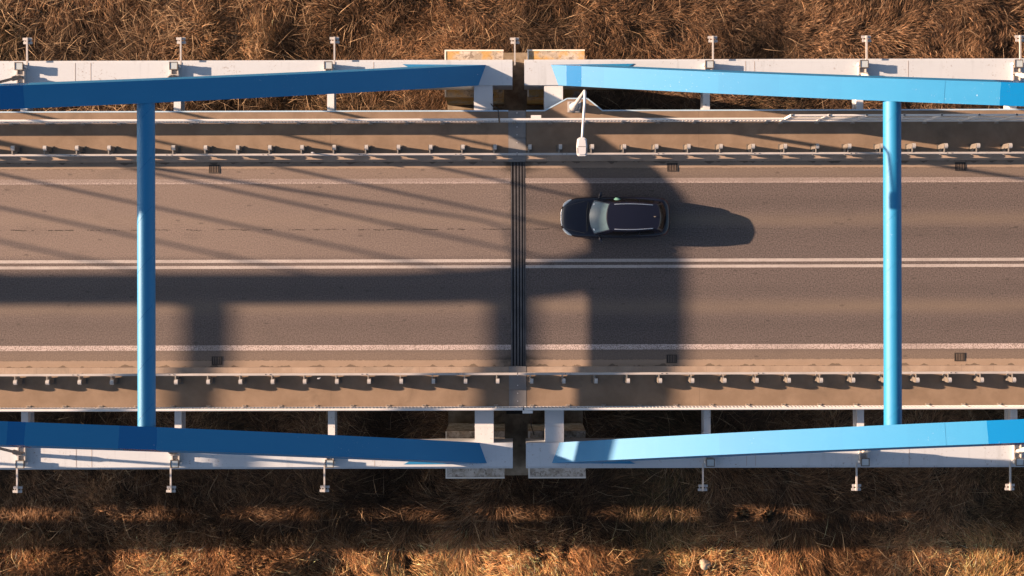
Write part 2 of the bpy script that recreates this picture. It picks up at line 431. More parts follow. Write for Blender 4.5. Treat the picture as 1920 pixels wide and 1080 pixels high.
# ------------------------------------------------------------------ the two arch bridges
def make_bridge(sg):
    nm = NAMES[sg]
    lab = {-1: 'blue tied arch bridge left of the joint, its arch tops dark in shade',
           1: 'blue tied arch bridge right of the joint, its arch tops pale and sunlit'}[sg]
    root = thing('arch_bridge', lab, 'bridge', group='pair of arch bridges')
    X = lambda d: XJ + sg * d
    for s in (1, -1):
        # tie beam: box with a lower flange ledge on the outer side and weld seams
        mb = MB()
        a, b = X(0.27 if s > 0 else 0.30), X(D_LAST + 1.5)
        mb.box(a, b, s * 8.03, s * 9.09, -1.95, TIE_Z)
        mb.box(a, b, s * 9.092, s * 9.22, -1.9, -0.66)
        tb = mb.build('tie_beam', M['white_steel'], root)
        ms = []
        for d in ((6.5, 19.2, 19.9, 26.0) if sg < 0 else (10.2, 10.6, 17.5, 26.0)):
            x = X(d)
            ms.append(MB()); ms[-1].box(x - 0.010, x + 0.010, s * 8.05, s * 9.08, TIE_Z + 0.0005, TIE_Z + 0.006)
        pieces(ms, 'weld_seam', M['seam'], tb)
        # arch rib: tilted box section swept along a parabola
        ds = np.concatenate([np.arange(0.7, 30, 0.5), np.arange(30, D_LAST + 1.4, 1.5)])
        W2, D2 = 0.45, 0.475
        lat = Vector((0, s * math.cos(AL), math.sin(AL)))
        rings = []
        for d in ds:
            d = float(d)
            c = Vector((X(d), s * y_ax(d), h_ax(d)))
            sl = slope(d)
            t = Vector((sg, -s * TAN_A * sl, sl)).normalized()
            n = lat.cross(t).normalized()
            if n.z < 0: n = -n
            rings.append([c - lat * W2 - n * D2, c + lat * W2 - n * D2, c + lat * W2 + n * D2, c - lat * W2 + n * D2])
        vs = [q for r in rings for q in r]; fs = [(0, 1, 2, 3)]
        for i in range(len(rings) - 1):
            for k in range(4):
                fs.append((i * 4 + k, i * 4 + (k + 1) % 4, i * 4 + 4 + (k + 1) % 4, i * 4 + 4 + k))
        k = len(rings) * 4; fs.append((k - 1, k - 2, k - 3, k - 4))
        rib = MB().add(vs, fs).build('arch_rib', M['blue_patch'] if (s > 0) else M['blue'], root)
        # splice weld lines on the top face
        mw = []
        for d in (16.9 if sg > 0 else 20.9, 22.0, 22.7):
            c = Vector((X(d), s * y_ax(d), h_ax(d))); sl = slope(d)
            t = Vector((sg, -s * TAN_A * sl, sl)).normalized(); n = lat.cross(t).normalized()
            if n.z < 0: n = -n
            p = c + n * (D2 + 0.002)
            q = [p - lat * 0.44 - t * 0.012, p + lat * 0.44 - t * 0.012, p + lat * 0.44 + t * 0.012, p - lat * 0.44 + t * 0.012]
            q2 = [v + n * 0.006 for v in q]
            mw.append(MB()); mw[-1].add(q + q2, [(0, 1, 2, 3), (4, 5, 6, 7), (0, 1, 5, 4), (1, 2, 6, 5), (2, 3, 7, 6), (3, 0, 4, 7)])
        pieces(mw, 'weld_seam', M['blue_strut'], rib)
        # toe plate where the rib runs into the tie beam, on its outer side
        xa, xb = X(1.5), X(5.2)
        MB().add([(xa, s * 8.93, TIE_Z + 0.003), (xb, s * 8.98, TIE_Z + 0.003), (xb - sg * 0.35, s * 8.80, TIE_Z + 0.003),
                  (xa, s * 8.93, TIE_Z + 0.10), (xb, s * 8.98, TIE_Z + 0.03), (xb - sg * 0.35, s * 8.80, TIE_Z + 0.06)],
                 [(0, 1, 2), (3, 4, 5), (0, 1, 4, 3), (1, 2, 5, 4), (2, 0, 3, 5)]).build('toe_plate', M['blue'], root)
        # hangers and their anchorages
        k = 0
        while 8.5 + 6.9 * k < D_LAST - 6:
            d = 8.5 + 6.9 * k; k += 1
            zt = h_ax(d) - 0.42
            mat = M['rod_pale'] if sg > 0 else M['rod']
            z0 = TIE_Z + 0.15
            y0 = 8.40 - TAN_A * z0
            p0 = Vector((X(d), s * y0, z0)); p1 = Vector((X(d), s * (8.40 - TAN_A * zt), zt))
            u = (p1 - p0).normalized()
            rod = MB().tube([p0, p0 + u * 0.55, p0 + u * 0.56, p0 + u * 0.95, p0 + u * 1.05, p1], [0.085, 0.085, 0.11, 0.11, 0.062, 0.062], 10).build('hanger', mat, root)
            mb = MB(); x = X(d)
            mb.box(x - 0.17, x - 0.12, s * 8.06, s * 9.0, TIE_Z + 0.002, TIE_Z + 0.20)
            mb.box(x + 0.13, x + 0.18, s * 8.06, s * 9.0, TIE_Z + 0.002, TIE_Z + 0.20)
            mb.box(x - 0.12, x + 0.13, s * 8.20, s * 8.70, TIE_Z + 0.002, TIE_Z + 0.13)
            mb.tube([(x - 0.2, s * 8.47, TIE_Z + 0.24), (x + 0.21, s * 8.47, TIE_Z + 0.24)], 0.06, 10)
            mb.build('hanger_anchor', M['galv'], root)
    # tubular struts between the ribs
    for d in (15, 28.9, 42.8, 57.5, 71.5):
        y = y_ax(d) - 0.30
        zs = h_ax(d) + (0.20 if 20 < d < 30 else 0.0)
        st = MB().tube([(X(d), -y, zs), (X(d), y, zs)], 0.355, 40, caps=False).build('strut', M['blue_strut'], root)
        if d < 20:
            mw = []
            nseg = 9
            for q in range(int(2 * y / 2.0) + 1):
                ya = -y + 0.4 + q * 1.98
                pts = []
                for i in range(nseg + 1):
                    a = R(35 + 110 * i / nseg); yy = ya + 0.75 * i / nseg
                    if yy < y: pts.append((X(d) - math.cos(a) * 0.357, yy, h_ax(d) + math.sin(a) * 0.357))
                if len(pts) > 3: mw.append(MB().tube(pts, 0.006, 5))
            pieces(mw, 'weld_seam', M['blue'], st)
    # cross girders and deck
    k = 0
    while 8.5 + 6.9 * k < D_LAST - 4:
        x = X(8.45 + 6.9 * k); k += 1
        mb = MB()
        mb.box(x - 0.155, x + 0.155, -8.03, 8.03, -0.50, -0.46)
        mb.box(x - 0.02, x + 0.02, -8.03, 8.03, -1.20, -0.50)
        mb.box(x - 0.155, x + 0.155, -8.03, 8.03, -1.24, -1.20)
        for s in (1, -1):
            mb.box(x - 0.15, x + 0.15, s * 7.62, s * 7.64, -1.20, -0.50)
        mb.build('cross_girder', M['girder'], root)
    xa, xb = X(1.16), X(2.0)
    mb = MB().box(xa, xb, -8.03, 8.03, -1.7, -0.42)
    for s in (1, -1):
        mb.box(xa - 0.01 * sg, xb + 0.01 * sg, s * 7.30, s * 7.325, -1.6, -0.405)
    mb.build('end_girder', M['girder'], root)
    xa = -0.30 if sg < 0 else 0.56
    MB().box(xa, X(D_LAST + 1), -6.40, 6.70, -0.40, -0.21).build('deck_slab', M['pier'], root)
    xt0, xt1 = (-0.27, X(D_LAST)) if sg < 0 else (0.53, 1.36)
    mb = MB().box(xt0, xt1, 6.792, 6.85, -0.22, WZ + 0.01)
    if sg > 0:
        mb.box(3.92, X(D_LAST), 6.792, 6.85, -0.22, WZ + 0.01)
        for (p, q) in zip(plat[:-1], plat[1:]):
            p, q = Vector((*p, 0)), Vector((*q, 0)); n = Vector((-(q - p).y, (q - p).x, 0)).normalized() * 0.055
            a0, b0 = p + n * 0.04, q + n * 0.04
            mb.prism([(a0.x, a0.y), (b0.x, b0.y), (b0.x + n.x, b0.y + n.y), (a0.x + n.x, a0.y + n.y)], -0.22, WZ + 0.009)
    mb.build('edge_trim', M['trim'], root)
    return root
bridges = {sg: make_bridge(sg) for sg in (-1, 1)}

# ------------------------------------------------------------------ pier under the joint
pier = thing('bridge_pier', 'stained concrete pier under the gap between the two bridges', 'bridge pier', (0, 0, -16))
def P(mb, name, mat, parent=pier):
    o = mb.build(name, mat, parent); o.location = (0, 0, 16); return o
def rbox(x0, x1, y0, y1, z0, z1, r=0.5):
    pts = []
    for cx, cy, a0 in ((x1 - r, y1 - r, 0), (x0 + r, y1 - r, 90), (x0 + r, y0 + r, 180), (x1 - r, y0 + r, 270)):
        for i in range(7):
            a = R(a0 + 15 * i); pts.append((cx + r * math.cos(a), cy + r * math.sin(a)))
    return MB().prism(pts, z0, z1)
P(rbox(-3.25, 3.3, -10.3, 10.3, -17, -5.6, 0.5), 'pier_body', M['pier'])
for s in (1, -1):
    for x0, x1 in ((-3.22, -0.50), (0.62, 3.27)):
        pd = P(MB().box(x0, x1, s * 7.75, s * 9.94, -5.598, -2.42), 'pedestal', M['cap_lichen'] if s > 0 else M['cap_stain'])
        e = MB()
        e.box(x0 - 0.01, x1 + 0.01, s * 9.88, s * 9.95, -2.60, -2.40)
        e.box(x0 - 0.01, x0 + 0.06, s * 7.76, s * 9.879, -2.60, -2.40)
        o = e.build('coping', M['cap_edge'], pd)
        P(MB().box((x0 + x1) / 2 - 0.45, (x0 + x1) / 2 + 0.45, s * 8.2, s * 8.95, -2.41, -1.955), 'bearing', M['black'])
for s in (1, -1):
    P(MB().box(-0.42, 0.52, s * 6.2, s * 7.2, -5.597, -4.6), 'shaded_opening', M['black'])  # black blocks stand in for the shaded openings in the pier top
    P(MB().box(-3.2, 3.25, s * 6.0, s * 6.7, -5.597, -5.0), 'plinth', M['pier'])

# ------------------------------------------------------------------ joint hardware
ej = thing('expansion_joint', 'black steel finger joint crossing the road between the two bridges', 'road joint')
MB().box(JX0 + 0.001, JX1 - 0.001, -4.57, 4.57, -0.14, -0.085).build('seal', M['black'], ej)
for xc, hw in ((-0.135, 0.030), (0.005, 0.040), (0.145, 0.040), (0.280, 0.040), (0.400, 0.026), (0.470, 0.018)):
    MB().box(xc - hw, xc + hw, -4.565, 4.565, -0.083, 0.007).build('rail', M['joint_steel'], ej)
for s, lab in ((1, 'grey bolted steel plate bridging the joint on the upper walkway, under the lamp side'),
               (-1, 'grey bolted steel plate bridging the joint on the lower walkway')):
    cp = thing('cover_plate', lab, 'cover plate', group='cover plates over the joint')
    outer = 6.83 if s > 0 else 6.46
    MB().box(-0.265, 0.505, s * 4.56, s * 5.6, -0.1, WZ + 0.006).build('plate', M['plate'], cp)
    MB().box(-0.265, 0.505, s * 5.615, s * outer, -0.1, WZ + 0.006).build('plate', M['plate'], cp)
    mb = []
    for yb in (4.95, 5.4, 5.75, 6.1, 6.4, 6.72)[:6 if s > 0 else 5]:
        mb.append(MB().tube([(0.12, s * yb, WZ + 0.006), (0.12, s * yb, WZ + 0.022)], 0.024, 8))
    pieces(mb, 'bolt', M['bolt'], cp)

# ------------------------------------------------------------------ guardrails
def guard_post_mesh(s):
    """post with rounded top in the Y-Z plane; arm to the rail on the road side (s = side of the road)"""
    def side_prof(w, h):
        p = [(-w, 0.0), (w, 0.0)]
        for i in range(11):
            a = R(180 * i / 10); p.append((w * math.cos(a), h - 0.10 + 0.10 * math.sin(a)))
        return p
    mb = MB().prism(side_prof(0.108, 0.885), -0.070, -0.050, 'x')
    mb.prism(side_prof(0.104, 0.875), -0.049, 0.045, 'x')
    return mb.mesh('post', M['post_steel'])
def post_cap_mesh():
    cap = [(0.112, 0.77)] + [(0.112 * math.cos(R(18 * i)), 0.79 + 0.103 * math.sin(R(18 * i))) for i in range(11)] + [(-0.112, 0.77)]
    return MB().prism(cap, -0.046, 0.095, 'x').mesh('post_cap', M['galv'])
def wbeam_poly(s):
    # closed W section: y is across the road (towards the road = -s), z up
    prof = [(0.0, 0.46), (0.075, 0.485), (0.075, 0.535), (0.01, 0.57), (0.01, 0.62), (0.075, 0.655), (0.075, 0.705), (0.0, 0.73)]
    out = [(p[0], p[1]) for p in prof]; inn = [(p[0] - 0.012, p[1]) for p in prof[::-1]]
    return [(-s * (p[0] - 0.04), p[1]) for p in out + inn]
me_base = MB().box(-0.14, 0.14, -0.15, 0.15, 0.001, 0.02)
for bx in (-0.1, 0.1):
    for by in (-0.11, 0.11): me_base.tube([(bx, by, 0.02), (bx, by, 0.06)], 0.022, 6)
me_base = me_base.mesh('base_plate', M['galv_dark'])
def guardrail(sg, s, xs, lab):
    root = thing('guardrail', lab, 'guardrail', (0, 0, 0), group='road guardrails')
    xa, xb = (-40, 0.10) if sg < 0 else (0.14, 40)
    yr = 4.83
    mb = MB(); poly = [(y + s * yr, z + WZ) for y, z in wbeam_poly(s)]
    mb.prism(poly, xa, xb, 'x')
    # folded top lip seen from above
    mb.box(xa, xb, s * (yr - 0.03), s * (yr + 0.04), WZ + 0.731, WZ + 0.740)
    rail = mb.build('rail_beam', M['rail_steel'], root)
    me_p = guard_post_mesh(s); me_c = post_cap_mesh()
    arm = MB().prism([(-s * 0.345, 0.13), (-s * 0.09, 0.04), (-s * 0.09, 0.47), (-s * 0.345, 0.43)], -0.062, -0.050, 'x')
    arm.box(-0.049, -0.005, -s * 0.272, -s * 0.11, 0.735, 0.765)
    arm = arm.mesh('bracket', M['bracket_steel'])
    for x in xs:
        p = bpy.data.objects.new('post', me_p); COL.objects.link(p); p.parent = root; p.location = (x, s * 5.145, WZ)
        for nme, me in (('base_plate', me_base), ('bracket', arm), ('post_cap', me_c)):
            c = bpy.data.objects.new(nme, me); COL.objects.link(c); c.parent = p
    ms = []; mbolt = []
    for x in xs[1::3]:
        q = x + sg * 0.2
        ms.append(MB()); ms[-1].box(q - 0.16, q + 0.16, s * (yr - 0.038), s * (yr + 0.040), WZ + 0.7405, WZ + 0.745)
        for dx in (-0.1, 0.1): mbolt.append(MB()); mbolt[-1].tube([(q + dx, s * yr, WZ + 0.745), (q + dx, s * yr, WZ + 0.758)], 0.02, 6)
    pieces(ms, 'splice_plate', M['rail_steel'], rail); pieces(mbolt, 'bolt', M['iron'], rail)
    return root
guardrail(-1, 1, [-0.87 - 1.412 * k for k in range(20)], 'upper galvanised guardrail left of the joint')
guardrail(1, 1, [0.66, 2.0, 3.4] + [4.81 + 1.412 * k for k in range(16)], 'upper galvanised guardrail right of the joint, passing under the lamp head')
guardrail(-1, -1, [-0.78 - 1.412 * k for k in range(20)], 'lower galvanised guardrail left of the joint')
guardrail(1, -1, [0.71 + 1.412 * k for k in range(19)], 'lower galvanised guardrail right of the joint')

# ------------------------------------------------------------------ railings
RH = 1.12
def railing(sg, s, xa, xb, x0, lab):
    root = thing('railing', lab, 'railing', group='walkway railings')
    y = s * (6.316 if s > 0 else 6.345)
    z = WZ + RH
    mb = MB(); mb.tube([(xa, y, z - 0.03), (xb, y, z - 0.03)], 0.056, 12)
    mb.build('top_rail', M['white_rail'], root)
    MB().box(xa, xb, y - 0.022, y + 0.022, WZ + 0.12, WZ + 0.15).build('bottom_rail', M['white_rail'], root)
    mp = MB().box(-0.035, 0.035, -0.03, 0.03, 0.0, RH - 0.05).mesh('post', M['white_rail'])
    mf = MB().box(-0.10, 0.10, -s * 0.10, s * 0.05, 0.001, 0.02).box(-0.08, -0.045, -s * 0.085, -s * 0.05, 0.02, 0.05).box(0.045, 0.08, -s * 0.085, -s * 0.05, 0.02, 0.05).mesh('foot_plate', M['foot'])
    k0 = math.ceil((xa - x0) / 1.6); k1 = math.floor((xb - x0) / 1.6)
    for k in range(k0, k1 + 1):
        p = bpy.data.objects.new('post', mp); COL.objects.link(p); p.parent = root; p.location = (x0 + 1.6 * k, y, WZ)
        c = bpy.data.objects.new('foot_plate', mf); COL.objects.link(c); c.parent = p
    mb = MB()
    for i in range(int((xb - xa) / 0.16)):
        x = xa + 0.08 + 0.16 * i
        mb.box(x - 0.007, x + 0.007, y - 0.024, y + 0.024, WZ + 0.15, z - 0.06)
    mb.build('infill_bars', M['white_rail'], root)
    return root
railing(-1, 1, -36, -0.70, -22.4, 'white barred railing on the upper walkway left of the joint')
railing(1, 1, -0.62, 11.75, -22.4, 'white barred railing on the upper walkway right of the joint, behind the lamp pole')
railing(-1, -1, -36, 0.34, -21.65, 'white barred railing on the lower walkway left of the joint')
railing(1, -1, 0.40, 36, -21.65, 'white barred railing on the lower walkway right of the joint')

def screen_fence():
    root = thing('screen_fence', 'tall pale screen fence replacing the railing at the upper right', 'fence')
    xa, xb, y = 11.85, 36.0, 6.316
    H = 2.45
    for z, r, n in ((WZ + H, 0.045, 'top_rail'), (WZ + 1.15, 0.04, 'middle_rail'), (WZ + 0.14, 0.045, 'bottom_rail')):
        MB().tube([(xa, y, z), (xb, y, z)], r, 10).build(n, M['white_rail'], root)
    mp = MB().box(-0.05, 0.05, -0.05, 0.05, 0, H + 0.06).mesh('post', M['white_rail'])
    mh = MB().box(-0.04, -0.008, -0.035, 0.035, H + 0.0605, H + 0.068).box(0.008, 0.04, -0.035, 0.035, H + 0.0605, H + 0.068).mesh('cap_slot', M['black'])
    mf = MB().box(-0.1, 0.1, -0.12, 0.06, 0.001, 0.03).mesh('foot_plate', M['foot'])
    k = 0
    while xa + 1.6 * k < xb:
        p = bpy.data.objects.new('post', mp); COL.objects.link(p); p.parent = root; p.location = (xa + 1.6 * k, y, WZ); k += 1
        for nm, me in (('cap_slot', mh), ('foot_plate', mf)):
            c = bpy.data.objects.new(nm, me); COL.objects.link(c); c.parent = p
    mb = MB()
    for i in range(int((xb - xa) / 0.055)):
        x = xa + 0.03 + 0.055 * i
        mb.box(x - 0.0045, x + 0.0045, y - 0.0045, y + 0.0045, WZ + 0.18, WZ + H - 0.04)
    mb.build('screen_mesh', M['galv'], root)
screen_fence()

# ------------------------------------------------------------------ floodlights and outrigger lamps on the white beams
def make_floodlight(s):
    root = thing('floodlight', '', 'floodlight', group='floodlights on the white beams')
    hb = MB()
    prof = [(-0.20, 0.34), (-0.16, 0.26), (-0.14, 0.25), (0.14, 0.25), (0.18, 0.34), (0.18, 0.40), (-0.20, 0.40)]
    hb.box(-0.19, 0.19, -0.18, 0.18, 0.36, 0.42); hb.prism([(-0.08, 0.17), (0.08, 0.17), (0.165, 0.27), (0.18, 0.359), (-0.18, 0.359), (-0.165, 0.27)], -0.15, 0.15, 'y')
    h = hb.build('housing', M['housing'], root, bevel=0.02)
    MB().box(-0.155, 0.155, -0.145, 0.145, 0.4205, 0.428).build('lens', M['glass'], h)
    fr = MB()
    for a, b, c, d in ((-0.19, 0.19, 0.146, 0.18), (-0.19, 0.19, -0.18, -0.146), (-0.19, -0.156, -0.1455, 0.1455), (0.156, 0.19, -0.1455, 0.1455)):
        fr.box(a, b, c, d, 0.4201, 0.445)
    fr.build('rim', M['galv_dark'], h)
    bk = MB().box(0.20, 0.23, -0.05, 0.05, 0.02, 0.36).box(-0.23, -0.20, -0.05, 0.05, 0.02, 0.36).box(-0.23, 0.23, -0.05, 0.05, 0.002, 0.03)
    bk.box(-0.05, 0.05, -s * 0.45, -s * 0.051, 0.002, 0.10)
    bk.build('bracket', M['white_rail'], root)
    return root
def make_outrigger(s):
    root = thing('outrigger_lamp', '', 'lamp', group='small lamps on arms outside the white beams')
    mb = MB().box(-0.035, 0.035, s * -0.14, s * 1.12, -0.03, 0.05)
    mb.box(-0.04, 0.04, s * -0.16, s * -0.08, -0.26, -0.03)
    arm = mb.build('arm', M['galv'], root)
    hd = MB().box(-0.19, 0.22, s * 0.84, s * 0.95, -0.06, -0.035).box(-0.22, 0.20, s * 1.01, s * 1.125, -0.06, -0.035).box(-0.16, -0.12, s * 0.86, s * 1.12, -0.10, -0.0605)
    hd.box(0.12, 0.16, s * 0.86, s * 1.12, -0.10, -0.0605)
    hd.build('fitting', M['galv'], root)
    return root
ords = {0: 'nearest the joint', 1: 'second from the joint', 2: 'third from the joint'}
for s, up in ((1, 'upper'), (-1, 'lower')):
    f0 = make_floodlight(s); o0 = make_outrigger(s); first = True
    for sg in (-1, 1):
        for k in range(3):
            d = 8.5 + 6.9 * k; x = XJ + sg * d
            lab = f'square floodlight facing up on the {up} white beam, {ords[k]}, {NAMES[sg]} bridge'
            lab2 = f'twin bar lamp outside the {up} white beam, {ords[k]}, {NAMES[sg]} bridge'
            lf = (x + 0.02, s * 8.88, TIE_Z); lo = (x + (0.24 if s > 0 else -0.26), s * 9.10, -0.38)
            if first:
                f0.location = lf; f0['label'] = lab; o0.location = lo; o0['label'] = lab2; first = False
            else:
                dup(f0, lf, 0, lab); dup(o0, lo, 0, lab2)
    if s > 0:
        dup(o0, (0.03, 9.35, -2.2), 0, 'twin bar lamp on an arm over the gap between the pier caps')

# ------------------------------------------------------------------ street lamps
def make_lamp():
    root = thing('street_lamp', 'white street lamp with curved arm over the guardrail, right of the joint', 'street lamp', (2.64, 6.98, WZ), group='street lamps')
    bp = MB().box(-0.27, 0.27, -0.24, 0.24, 0.002, 0.06)
    b = bp.build('base_plate', M['lamp_pole'], root)
    mb = []
    for bx in (-0.21, 0.21):
        for by in (-0.18, 0.18): mb.append(MB().tube([(bx, by, 0.06), (bx, by, 0.14)], 0.03, 6))
    pieces(mb, 'bolt', M['galv'], b)
    MB().tube([(0, 0, 0.06), (0, 0, 0.35), (0, 0, 0.36), (0, -0.09, 1.8), (0, -0.1, 1.82), (0, -0.5, 9.3)],
              [0.19, 0.18, 0.135, 0.12, 0.095, 0.058], 16).build('pole', M['lamp_pole'], root)
    MB().box(0.20, 0.26, -0.16, 0.16, 0.5, 1.35).build('hatch', M['lamp_pole'], root)
    arc = []
    for i in range(9):
        a = R(90 * i / 8); arc.append((-0.02 * i / 8, -0.5 - 0.45 * (1 - math.cos(a)), 9.3 + 0.55 * math.sin(a)))
    arc += [(-0.07, -1.5, 9.92), (-0.13, -2.3, 10.0)]
    MB().tube(arc, [0.058] * 5 + [0.052] * 4 + [0.045, 0.042], 12).build('arm', M['lamp_white'], root)
    hd = MB()
    plan = [(-0.09, -2.30), (-0.17, -2.36), (-0.20, -2.62), (-0.185, -2.94), (-0.13, -2.995), (0.13, -2.995), (0.185, -2.94), (0.20, -2.62), (0.17, -2.36), (0.09, -2.30)]
    plan = [(p[0] - 0.14, p[1]) for p in plan]
    hd.prism(plan, 9.94, 10.05)
    hd.prism([((p[0] + 0.14) * 0.82 - 0.14, (p[1] + 2.65) * 0.86 - 2.65) for p in plan], 10.0505, 10.085)
    h = hd.build('lamp_head', M['lamp_white'], root, bevel=0.02)
    MB().box(-0.29, 0.01, -2.655, -2.640, 10.086, 10.092).box(-0.31, -0.298, -2.9, -2.68, 10.0515, 10.09).box(0.018, 0.03, -2.9, -2.68, 10.0515, 10.09).build('lid_gap', M['iron'], h)
    MB().box(-0.28, 0.0, -2.9, -2.45, 9.925, 9.939).build('lens', M['glass'], h)
    return root
lamp = make_lamp()
lamp.scale = (1, 1, 1.022)
dup(lamp, (-32.6, 6.98, WZ), 0, 'street lamp beyond the left edge, seen by its long thin shadow on the road')

# ------------------------------------------------------------------ drains, delineators, boxes, cables
def make_drain():
    root = thing('drain_grate', '', 'drain', group='gutter drains')
    mb = MB(); mb.box(-0.235, 0.235, -0.19, 0.19, 0.002, 0.008); f = mb.build('pit', M['black'], root)
    fr = MB()
    for a, b, c, d in ((-0.235, 0.235, 0.15, 0.19), (-0.235, 0.235, -0.19, -0.15), (-0.235, -0.195, -0.149, 0.149), (0.195, 0.235, -0.149, 0.149)):
        fr.box(a, b, c, d, 0.0085, 0.022)
    fr.build('frame', M['iron'], root)
    for i in range(5):
        x = -0.144 + 0.072 * i
        MB().box(x - 0.015, x + 0.015, -0.149, 0.149, 0.0085, 0.02).build('bar', M['iron_worn'], root)
    return root
dr = make_drain()
spots = [(-13.4, 4.27, 'upper gutter, left of the left strut shadow lines'), (7.05, 4.30, 'upper gutter, above and behind the car'), (19.9, 4.30, 'upper gutter, right of the right strut'),
         (-13.3, -4.28, 'lower gutter, in the strut shadow'), (7.0, -4.25, 'lower gutter, at the edge of the wide shadow'), (19.85, -4.20, 'lower gutter, right of the right strut')]
spots[0] = (-13.4, 4.27, 'upper gutter, right of the left strut')
for i, (x, y, t) in enumerate(spots):
    lab = f'dark slotted drain grate in the {t}'
    o = dr if i == 0 else dup(dr, (0, 0, 0), 0, lab)
    o['label'] = lab; o.location = (x, y, 0.004)
for x, y, lab in ((-8.85, 4.90, 'small white delineator standing behind the upper guardrail'), (-8.6, -4.99, 'small white delineator standing behind the lower guardrail')):
    r = thing('delineator', lab, 'road delineator', (x, y, WZ), group='guardrail delineators')
    MB().box(-0.05, 0.05, -0.02, 0.02, 0.60, 1.05).build('blade', M['lamp_white'], r)
    MB().box(-0.035, 0.035, 0.021, 0.027, 0.9, 1.0).build('reflector', M['iron'], r)
for x, y, lab in ((0.95, 6.44, 'white junction box on the upper railing right of the joint'), (0.55, -6.47, 'white junction box on the lower railing at the joint')):
    r = thing('junction_box', lab, 'junction box', (x, y, WZ), group='junction boxes on the railings')
    MB().box(-0.22, 0.22, -0.06, 0.06, 0.92, 1.06).build('box', M['white_rail'], r, bevel=0.01)
    MB().box(-0.225, 0.225, -0.065, 0.065, 1.0605, 1.075).build('lid', M['white_rail'], r)
for pts, lab in (([(-0.95, 8.0, -2.6), (-1.0, 7.6, -2.0), (-1.1, 7.35, -0.9), (-0.98, 7.05, 0.1), (-0.72, 6.9, 0.32), (-0.68, 6.4, 0.5)], 'black cable looping from the pier gap up to the upper railing'),
                 ([(0.9, -8.0, -2.5), (0.75, -7.5, -2.0), (0.72, -7.0, -0.8), (0.60, -6.6, 0.3), (0.56, -6.5, 0.9)], 'thin dark cable hanging below the lower junction box')):
    c = MB().tube(pts, 0.022, 6).build('cable', M['black']); tag(c, lab, 'cable', 'cables at the joint')

# ------------------------------------------------------------------ car
def mk_paint():
    m = NT('black_car_paint')
    return m.fin((0.0045, 0.0055, 0.014), 0.28, spec=0.45, Coat_Weight=0.12, Coat_Roughness=0.05)
M['paint'] = mk_paint()
M['screen'] = plain('dusty_sky_windscreen', (0.052, 0.086, 0.100), 0.10, spec=0.8, var=0.35, scale=2.0)  # teal base holds painted sky reflection and sunlit dashboard, besides dust
M['dark_glass'] = plain('dark_side_glass', (0.005, 0.005, 0.006), 0.12, spec=0.3, var=0.1)
M['chrome'] = plain('chrome_strip', (0.75, 0.75, 0.76), 0.22, 0.9, var=0.05)
M['lampglass'] = plain('headlight_glass', (0.75, 0.72, 0.66), 0.25, var=0.1)
M['redglass'] = plain('tail_light_glass', (0.10, 0.008, 0.01), 0.2, var=0.1)
M['tyre'] = plain('tyre_rubber', (0.015, 0.015, 0.016), 0.85, var=0.2)
M['rim'] = plain('alloy_rim', (0.4, 0.4, 0.41), 0.35, 0.8, var=0.05)
M['trimblack'] = plain('black_trim', (0.008, 0.008, 0.009), 0.5, var=0.2)
M['plate_white'] = plain('number_plate_white', (0.7, 0.7, 0.7), 0.5, var=0.05)
M['mint'] = plain('mint_fabric', (0.10, 0.25, 0.20), 0.9, var=0.1)
M['skin'] = plain('skin', (0.45, 0.28, 0.20), 0.6, var=0.05)
M['darkcloth'] = plain('dark_cloth', (0.03, 0.03, 0.035), 0.9, var=0.1)

